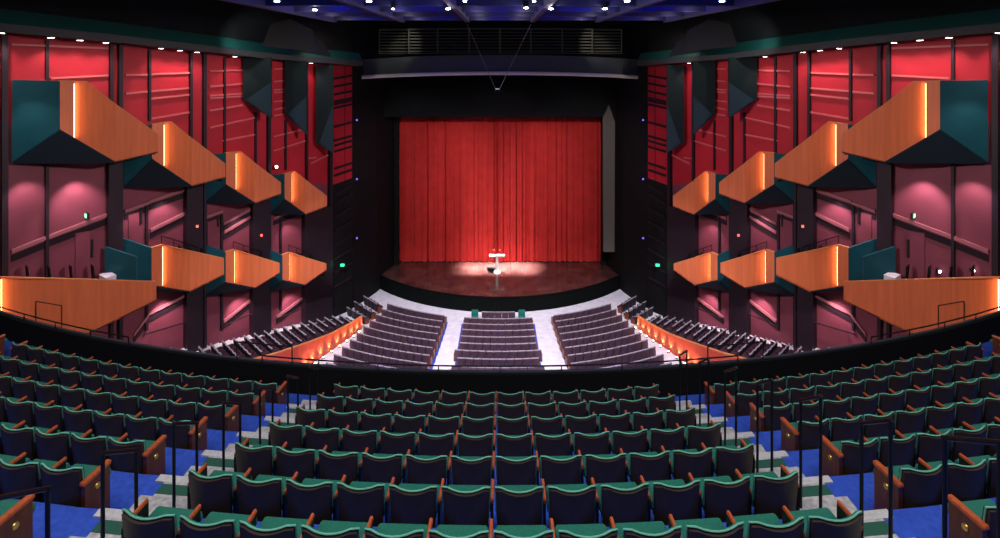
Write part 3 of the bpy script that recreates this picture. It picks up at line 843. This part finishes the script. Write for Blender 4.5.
    # hanging fins
    for k, (xa, xb, yt, ya, yb) in enumerate(((243, 271, 57, 100, 118), (285, 306.5, 61, 114, 135), (316, 333, 65, 143, 153))):
        dd = wxy((xa+xb)/2, 1.0).y
        pts = [(xa, yt), (xb, yt), (xb, yb), (xa, ya)]
        v = [mir(P(x, y, dd+(0.0 if x == xa else .25)), s) for x, y in pts]
        r_ = empty('hanging_fin', f'dark vertical acoustic fin hanging before the {SN} red wall, {ORD[2-k]} from the stage', 'acoustic panel', tuple(v[0]), 0, f'acoustic fins on the {SN} red wall')
        qq = MB(); qq.slab([x-v[0] for x in v], (0, 1, 0), .12); qq.build('board', ['fin_dark'], r_)
        ym = ya-18
        v2 = [mir(P(x, y, dd-.05+(0.0 if x == xa+3 else .25)), s) for x, y in ((xa+3, ya), (xb, ym if k < 2 else yt+40), (xb, yb))]
        qq = MB(); qq.slab([x-v[0] for x in v2], (0, 1, 0), .02); qq.build('lower_facet', ['fin_navy'], r_)
    # marker lights on the proscenium reveal, exit lamp
    for k, py in enumerate((120, 179, 238)):
        v = mir(P(357, py, 37.6), s)
        o = empty('marker_light', f'tiny blue marker light on the black wall {SN} of the stage, {("top", "middle", "lowest")[k]} of three', 'light', tuple(v), 0, f'blue marker lights {SN} of the stage')
        qq = MB(); qq.box(-.09, .09, -.03, .03, -.09, .09, bev=.02); qq.build('housing', ['black_metal'], o)
        qq = MB(); qq.lathe([(.05, -.06), (.06, -.05), (.06, .05), (.05, .06)], (0, -.03, 0), 8); qq.build('lens', ['lamp_blue'], o)
    v = mir(P(342.5, 265, 36.6), s)
    o = empty('exit_lamp', f'glowing green exit lamp on the dark wall {SN} of the stage', 'exit sign', tuple(v))
    qq = MB(); qq.box(-.20, .20, -.02, .10, -.14, .14); qq.build('housing', ['black_metal'], o)
    qq = MB(); qq.box(-.15, .15, -.035, -.02, -.10, .10); qq.build('face', ['sign_green'], o)
    light('POINT', tuple(v+Vector((0, -.35, 0))), 6, (.1, 1, .5), size=.1)
    v = mir(wpt(87, 215.5, .12), s)
    o = empty('exit_sign', f'small green lit exit sign on the {SN} plum wall above the long orange balcony', 'exit sign', tuple(v), R(32)*s*-1+0)
    qq = MB(); qq.box(-.17, .17, -.05, .05, -.14, .14); qq.build('housing', ['black_metal'], o)
    qq = MB(); qq.box(-.14, .14, -.06, -.05, -.11, .11); fc = qq.build('face', ['sign_green'], o)
    qq = MB(); qq.box(-.05, 0, -.066, -.06, -.03, .06); qq.box(-.08, .02, -.066, -.06, -.07, -.03); qq.box(.04, .10, -.066, -.06, -.06, .07); qq.build('figure', ['sign_white'], fc)

    # ------------------------------------------------------------ box balconies
    UP = [  # P0 (px, ytop, ybot); A; slit px; C; D
        dict(P0=(12, 80, 164), A=(60, 81, 131), B=(74, 81.5, 140), C=(115, 104, 163), D=(158, 134.5, 153), K=(86, 82)),
        dict(P0=(124, 128, 188), A=(152, 124.5, 160), B=(164, 123, 168), C=(191.8, 138.5, 186.8), D=(225.3, 164, 178), K=(171.3, 122.3)),
        dict(P0=(205, 155, 203), A=(226, 153.4, 185.4), B=(236, 152.3, 191.5), C=(255.2, 163.5, 203.8), D=(281, 183, 194.3), K=(240.4, 152)),
        dict(P0=(270, 175, 214), A=(284.6, 174.2, 199.7), B=(291.5, 172, 204), C=(305.5, 180, 214.8), D=(327, 196.4, 206.8), K=(294.3, 171.6)),
    ]
    LO = [
        dict(P0=(-60, 268, 340), A=(-24, 277, 350), B=(1, 277.8, 346), C=(88.5, 280, 334.5), D=(156.4, 282.2, 301), K=None),
        dict(P0=(122.6, 238.6, 290), A=(151.6, 248.3, 286.5), B=(162.5, 245.3, 288), C=(189.5, 251, 292.4), D=(224, 258.5, 275.4), K=None),
        dict(P0=(205, 245, 296), A=(225.7, 252.7, 283.3), B=(234.4, 250, 285), C=(255, 256, 288.7), D=(279.6, 263.3, 273.7), K=None),
        dict(P0=(269, 249.5, 292), A=(282.5, 255.6, 281), B=(289.5, 252.7, 282.5), C=(304.7, 257.5, 285.8), D=(326.4, 264, 270.5), K=None),
    ]
    for tier, specs in (('upper', UP), ('lower', LO)):
        for k, sp in enumerate(specs):
            pA, pj, pD = .95, 1.7, 2.35
            P0t, P0b = wpt(sp['P0'][0], sp['P0'][1], .2), wpt(sp['P0'][0], sp['P0'][2], .2)
            def pr(key, p): x, yt, yb = sp[key]; return wpt(x, yt, p), wpt(x, yb, p)
            At, Ab = pr('A', pA+.18); Bt, Bb = pr('B', pA+.26)
            x, yt, yb = sp['B']; B2t, B2b = wpt(x+.6, yt, pA+.08), wpt(x+.6, yb+.3, pA+.08)
            Ct, Cb = pr('C', pj); Dt, Db = pr('D', pD)
            if tier == 'lower' and k == 0: lab = f'longest orange box balcony, lowest at the {SN} wall, above the parapet'; 
            else: lab = f'orange wood box balcony in the {tier} tier on the {SN} wall, {ORD[3-k]} from the stage'
            c = (P0t+Ct)/2; org = mir(Vector((c.x, c.y, min(P0b.z, Cb.z))), s)
            r_ = empty('box_balcony', lab, 'balcony', tuple(org), 0, f'{tier} box balconies on the {SN} wall')
            def lc(v): return mir(v, s)-org
            nW = Vector((.85, -.527, 0))
            # teal rear panel
            qq = MB(); qq.slab([lc(v) for v in (P0t, At, Ab, P0b)], mir((0, 1, 0), s), .10); qq.build('rear_panel', ['teal_panel'], r_)
            # proud return panel + LED strip on its hidden edge
            nin = mir(-nW, s)
            qq = MB(); qq.slab([lc(v) for v in (At, Bt, Bb, Ab)], nin, .28); qq.build('return_panel', ['orange_panel'], r_)
            zt0, zb0 = Bt.z-.10, Bb.z+.12
            tW = Vector((.527, .85, 0))
            b0 = Vector((Bt.x, Bt.y, 0)) + tW*.012
            st = [b0-nW*.04, b0-nW*.04+tW*.018, b0-nW*.15+tW*.018, b0-nW*.15]
            qq = MB(); qq.prism([tuple(lc(v))[:2] for v in st], zb0-org.z, zt0-org.z); qq.build('light_strip', ['led_warm'], r_)
            # main orange face: from the strip to the prow, then back to the wall
            if sp['K']:
                kf = (sp['K'][0]-x)/(sp['C'][0]-x); Kt = B2t.lerp(Ct, kf); Kt.z = wpt(sp['K'][0], sp['K'][1], pA+.08+(pj-pA)*kf).z
                ring1 = [B2t, Kt, Ct, Cb, B2b]
            else: ring1 = [B2t, Ct, Cb, B2b]
            qq = MB(); n1 = (Ct-B2t); n1 = Vector((n1.y, -n1.x, 0)).normalized(); n1 = -n1 if n1.x > 0 else n1
            qq.slab([lc(v) for v in ring1], mir(n1, s), .12)
            n2 = (Dt-Ct).cross(Vector((0, 0, 1))).normalized()
            if n2.x > 0: n2 = -n2
            qq.slab([lc(v) for v in (Ct, Dt, Db, Cb)], mir(n2, s), .12)
            fp = qq.build('front_panel', ['orange_panel'], r_)
            # cap along the top edge
            qq = MB(); tops = [At, Bt] + ([Kt] if sp['K'] else []) + [Ct, Dt]
            for a, b_ in zip(tops[:-1], tops[1:]):
                a2, b2 = a+Vector((0, 0, .035)), b_+Vector((0, 0, .035))
                qq.bar(lc(a2), lc(b2), .16, .05, (nin.x, nin.y))
            qq.build('cap', ['orange_edge'], r_)
            # underside and floor
            qq = MB()
            up = Vector((0, 0, .10))
            jx = specs[k+1]['P0'][0]-2.5 if k < 3 else sp['D'][0]-5
            I = wpt(jx, sp['D'][2]+1, .2); It = wpt(jx, sp['D'][1]+1, .2)
            for tri in ((P0b, Ab, Cb), (P0b, Cb, I), (I, Cb, Db)):
                qq.slab([lc(v) for v in tri], (0, 0, 1), .08)
            qq.build('underside', ['navy_soffit'], r_)
            qq = MB(); qq.slab([lc(v) for v in (Dt-nW*.1, It, I, Db-nW*.1)], mir((0, -1, 0), s), .08); qq.build('end_panel', ['teal_panel'], r_)
            fz = [min(v.z, w_) for v, w_ in ((At, Ab.z+.6), (Ct, Cb.z+.5))]
            zf0 = At.z-1.05
            qq = MB(); qq.slab([lc(Vector((v.x, v.y, z_-1.05))) for v, z_ in ((P0t, At.z), (At-nW*.5, At.z), (B2t-nW*.35, B2t.z), (Ct-nW*.3, Ct.z), (Dt-nW*.3, Dt.z), (It, Dt.z))], (0, 0, 1), .06); qq.build('floor_slab', ['box_carpet' if tier == 'lower' else 'black_matte'], r_)
            if tier == 'lower' and k == 0:
                a, b_, c_, d_ = [(lambda u, y_: Vector((*(B2t.lerp(Ct, u)+Vector((.03, -.018, 0))).to_2d(), wpt(1+87.5*u, y_, pA+.08+(pj-pA)*u).z)))(u, y_) for u, y_ in ((.37, 302), (.667, 306.5), (.667, 328), (.37, 328))]
                qq = MB(); qq.slab([lc(v) for v in (a, b_, c_, d_)], nin, .03); ap = qq.build('access_panel', ['orange_panel'], r_)
                qq = MB()
                for e, f_ in ((a, b_), (a, d_), (b_, c_)):
                    qq.tube([lc(e), lc(f_)], .02, 5)
                qq.build('trim', ['dark_rail_or_shadow'], ap)
                sa, sb = wpt(99, 274.5, .35), wpt(110, 274.5, .35); sb.z = sa.z
                pts = [sa, sb, sb+nW*.75, sa+nW*.75]
                qq = MB(); qq.prism([tuple(lc(v))[:2] for v in pts], sa.z-.75-org.z, sa.z-org.z); qq.build('step', ['pale_carpet'], r_)
                # partition panel inside
                pa, pb = wpt(104.5, 246.5, .35), wpt(136.5, 257, 1.45)
                v = [pa, pb, pb-Vector((0, 0, 1.4)), pa-Vector((0, 0, 1.4))]
                qq = MB(); qq.slab([lc(x) for x in v], (0, 1, 0), .08); qq.build('partition', ['teal_panel'], r_)
            # chairs inside the lower boxes, seen over the parapet
            if tier == 'lower':
                cs = ([(.42, 1.08, 1.2), (.57, 1.18, 1.2), (.72, 1.28, 1.1)] if k == 1 else [(.42, 1.08, 1.2), (.68, 1.25, 1.1)]) if k else [(.30, .6, 1.2), (.42, .6, 1.2), (.54, .6, 1.2), (.66, .6, 1.2)]
                for ci, (u, pp, _) in enumerate(cs):
                    pxc = sp['A'][0]+(sp['D'][0]-sp['A'][0])*u
                    b0 = wxy(pxc, pp)
                    zc_ = At.z+(Dt.z-At.z)*u-1.05+.13
                    ttl = ('longest lower' if k == 0 else f'{ORD[3-k]} lower')
                    ch = empty('box_chair', f'dark chair in the {ttl} {SN} box balcony from the stage, {ORD[ci]} from its rear', 'chair', tuple(mir(Vector((b0.x, b0.y, zc_)), s)), R(-38)*s, f'chairs in the {SN} lower box balconies')
                    qq = MB(); qq.box(-.22, .22, -.02, .40, .40, .47, bev=.02); qq.build('seat', ['plum_cushion'], ch)
                    hh = 1.12 if k else 1.34
                    qq = MB(); qq.slab([(-.21, -.08, .46), (.21, -.08, .46), (.21, -.14, hh), (-.21, -.14, hh)], (0, 1, 0), .05); qq.build('backrest', ['black_matte'], ch)
                    for lx in (-.19, .19):
                        for ly in (0, .36):
                            qq = MB(); qq.tube([(lx, ly, 0), (lx, ly, .41)], .02, 6); qq.build('leg', ['black_metal'], ch)
                if k:
                    # black rail at the back of the box
                    a, b_ = wpt(sp['B'][0]-1, sp['B'][1]-9.5*wall_d(160)/wall_d(sp['B'][0]), .45), wpt(sp['C'][0]+8, sp['C'][1]-4, .45)
                    rr = empty('box_rail', f'black railing behind the {ORD[3-k]} lower box balcony from the stage, {SN} wall', 'rail', tuple(mir(a, s)))
                    av = mir(a, s)
                    qq = MB(); qq.tube([Vector((0, 0, 0)), mir(b_, s)-av], .03, 6); qq.build('top_rail', ['black_metal'], rr)
                    for u in (0, .33, .66, 1):
                        p_ = (mir(b_, s)-av)*u
                        qq = MB(); qq.tube([p_, Vector((p_.x, p_.y, p_.z-.6))], .025, 6); qq.build('post', ['black_metal'], rr)
    # small fixtures on the wall
    for nm, px, py, pj_, r0, m_, lab in ((('gallery_lamp', 277, 166.5, .5, .10, 'lamp_white', 'small bright lamp on the red upper wall beside the upper balcony nearest the stage'),) if s == 1 else
            (('wall_light', 61.5, 271, .1, .07, 'lamp_white', 'small white wall light above the long right balcony, nearer the stage'), ('wall_light', 28, 270, .1, .07, 'lamp_white', 'small white wall light above the long right balcony, farther from the stage'))) + (
            ('pilot_light', 198, 226, .46, .09, 'mic_red', f'tiny red pilot light on the {SN} pier, farther from the stage'), ('pilot_light', 262, 235, .46, .09, 'mic_red', f'tiny red pilot light on the {SN} pier, nearer the stage')):
        v = mir(wpt(px, py, pj_), s)
        o = empty(nm, lab, 'light', tuple(v))
        qq = MB(); qq.box(-r0*1.2, r0*1.2, -.05, .06, -r0*1.2, r0*1.2, bev=.02); qq.build('housing', ['black_metal'], o)
        qq = MB(); qq.box(-r0*.8, r0*.8, -.09, -.05, -r0*.8, r0*.8, bev=.015); qq.build('lens', [m_], o)
    # wall washers under the boxes (pink scallops on the plum wall)
    for px, py, ty, e in ((28, 172, 250, 90), (78, 172, 255, 170), (165, 196, 250, 100), (136, 205, 260, 40), (240, 212, 260, 70), (290, 220, 260, 60),
                          (100, 290, 340, 40), (165, 298, 345, 110), (240, 296, 335, 110), (291, 293, 325, 90)):
        a = wpt(px, py, .75); b_ = wpt(px, ty, -.1)
        light('SPOT', tuple(mir(a, s)), e*3.6, (1, .72, .76), tuple(mir(b_, s)), .08, 85, .75)
    # teal wash on rear panel of the first upper box, lamp on the ledge
    a = wpt(30, 78, 1.0); a.y -= 1.3; b_ = wpt(33, 130, .9)
    light('SPOT', tuple(mir(a, s)), 170, (.75, 1, .95), tuple(mir(b_, s)), .1, 60, .9)
    a = wpt(318, 50, 2.2); b_ = wpt(322, 60, .9)
    light('SPOT', tuple(mir(a+Vector((0, -.4, 1.2)), s)), 260, (1, .9, .75), tuple(mir(b_, s)), .1, 100, .9)
    a = wpt(230, 25, 2.6); b_ = wpt(270, 52, 1.0)
    light('SPOT', tuple(mir(a, s)), 300, (.8, 1, .95), tuple(mir(b_, s)), .1, 110, .9)

# ------------------------------------------------------------------ ceiling grid
def gz(y): return ZC+2.27+.0208*y
q = MB(); q.quad([(-34, -12, 27), (34, -12, 27), (34, 50, 27), (-34, 50, 27)]); q.build('ceiling', ['black_matte'], **STR)
q = MB(); q.quad([(-12.2, 12, gz(12)+1.3), (12.2, 12, gz(12)+1.3), (12.2, 33.4, gz(33.4)+1.1), (-12.2, 33.4, gz(33.4)+1.1)]); q.build('ceiling_panel', ['ceiling_bluelit'], **STR)
BX = (-11.5, -6.75, -2.25, 2.25, 6.75, 11.5)
for x in BX:
    q = MB(); q.prism([(x-.14, 12), (x+.14, 12), (x+.14, 33.4), (x-.14, 33.4)], [gz(12), gz(12), gz(33.4), gz(33.4)], [gz(12)+.5, gz(12)+.5, gz(33.4)+.5, gz(33.4)+.5]); q.build('ceiling_beam', ['beam_bluelit'], **STR)
for y in (17, 20.2, 23.4, 26.6, 29.7, 33):
    q = MB(); q.box(-11.6, 11.6, y-.12, y+.12, gz(y)+.12, gz(y)+.45); q.build('ceiling_beam', ['beam_bluelit'], **STR)
li = 0
for px, py, cl in sorted(((277, 1, 'b'), (315, 9.5, 'w'), (369, 1, 'w'), (448, 8.5, 'w'), (526, 7.5, 'w'), (551, 8.5, 'w'), (605, 8.5, 'w'), (627, 1, 'w'), (722, 1, 'b'), (393, 8.5, 's'), (465, .8, 's'), (534, .8, 's'))):
    d = 480*2.2/(54-py)
    v = P(px, py, d)
    o = empty('grid_spotlight', f'small bright ceiling spotlight in the blue lighting grid, {ORD[li]} of twelve from the left', 'spotlight', tuple(v), 0, 'spotlights in the ceiling grid')
    li += 1
    r0 = .13 if cl != 's' else .08
    qq = MB(); qq.lathe([(r0*.6, .34), (r0*1.15, .30), (r0*1.15, .02), (r0*.9, 0)][::-1], (0, 0, 0), 12); qq.build('can', ['black_metal'], o)
    qq = MB(); qq.lathe([(r0*.4, -.05), (r0*.8, -.03), (r0*.85, 0)], (0, 0, 0), 12); qq.build('lens', ['lamp_grid_blue' if cl == 'b' else 'lamp_grid'], o)
    light('POINT', tuple(v+Vector((0, -.15, -.12))), 14 if cl != 's' else 6, (.3, .45, 1) if cl == 'b' else (.95, .93, 1), size=.08)
for x in (-9, -4.5, 0, 4.5, 9):
    for y in (19, 25, 31):
        light('SPOT', (x, y, gz(y)+.46), 420, (.14, .13, 1), (x, y+.001, gz(y)+3), .12, 150, .5)
# white glow on the grid's front crossings
for x in (-10.4, -5.6, -1.3, 1.3, 5.6, 10.4):
    for y in (26.2, 29.3, 32.6): light('POINT', (x, y, gz(y)-.10), 9, (1, .88, .80), size=.04)

# ------------------------------------------------------------------ house light
light('AREA', (0, 3.0, 25.5), 1250, (1, .96, .94), (0, 6.5, 13), 16, sizey=6)
light('AREA', (-12, 6, 25.5), 470, (1, .96, .94), (-8, 8, 13), 8, sizey=6)
light('AREA', (12, 6, 25.5), 470, (1, .96, .94), (8, 8, 13), 8, sizey=6)
# strong wash over the orchestra floor, cool white
for x in (-9, -4.5, 0, 4.5, 9):
    light('SPOT', (x, 18, 22.4), 14000, (1, .95, 1), (x*.9, 33.2, 0), .15, 44, .7)
for s in (1, -1):
    light('SPOT', (-s*9, 17.5, 22.3), 7500, (1, .96, 1), (-s*13.5, 31, 1), .15, 40, .8)
    # unseen fill spots added to brighten the orange boxes
    light('SPOT', (s*9.2, 13.5, 22.2), 15500, (1, .88, .82), (-s*18, 25, 14.5), .2, 62, .8)
# curtain wash from the hall and the light pool at the lectern
for x in (-4.5, 0, 4.5):
    light('SPOT', (x, 17.6, 22.4), 9800, (1, .86, .80), (x*1.7, 44.8, 8.4), .15, 34, .8)
light('AREA', (-.1, 43.55, 19.0), 1250, (1, .93, .88), (-.1, 43.551, ZS), 6.2, sizey=1.6, spread=10)
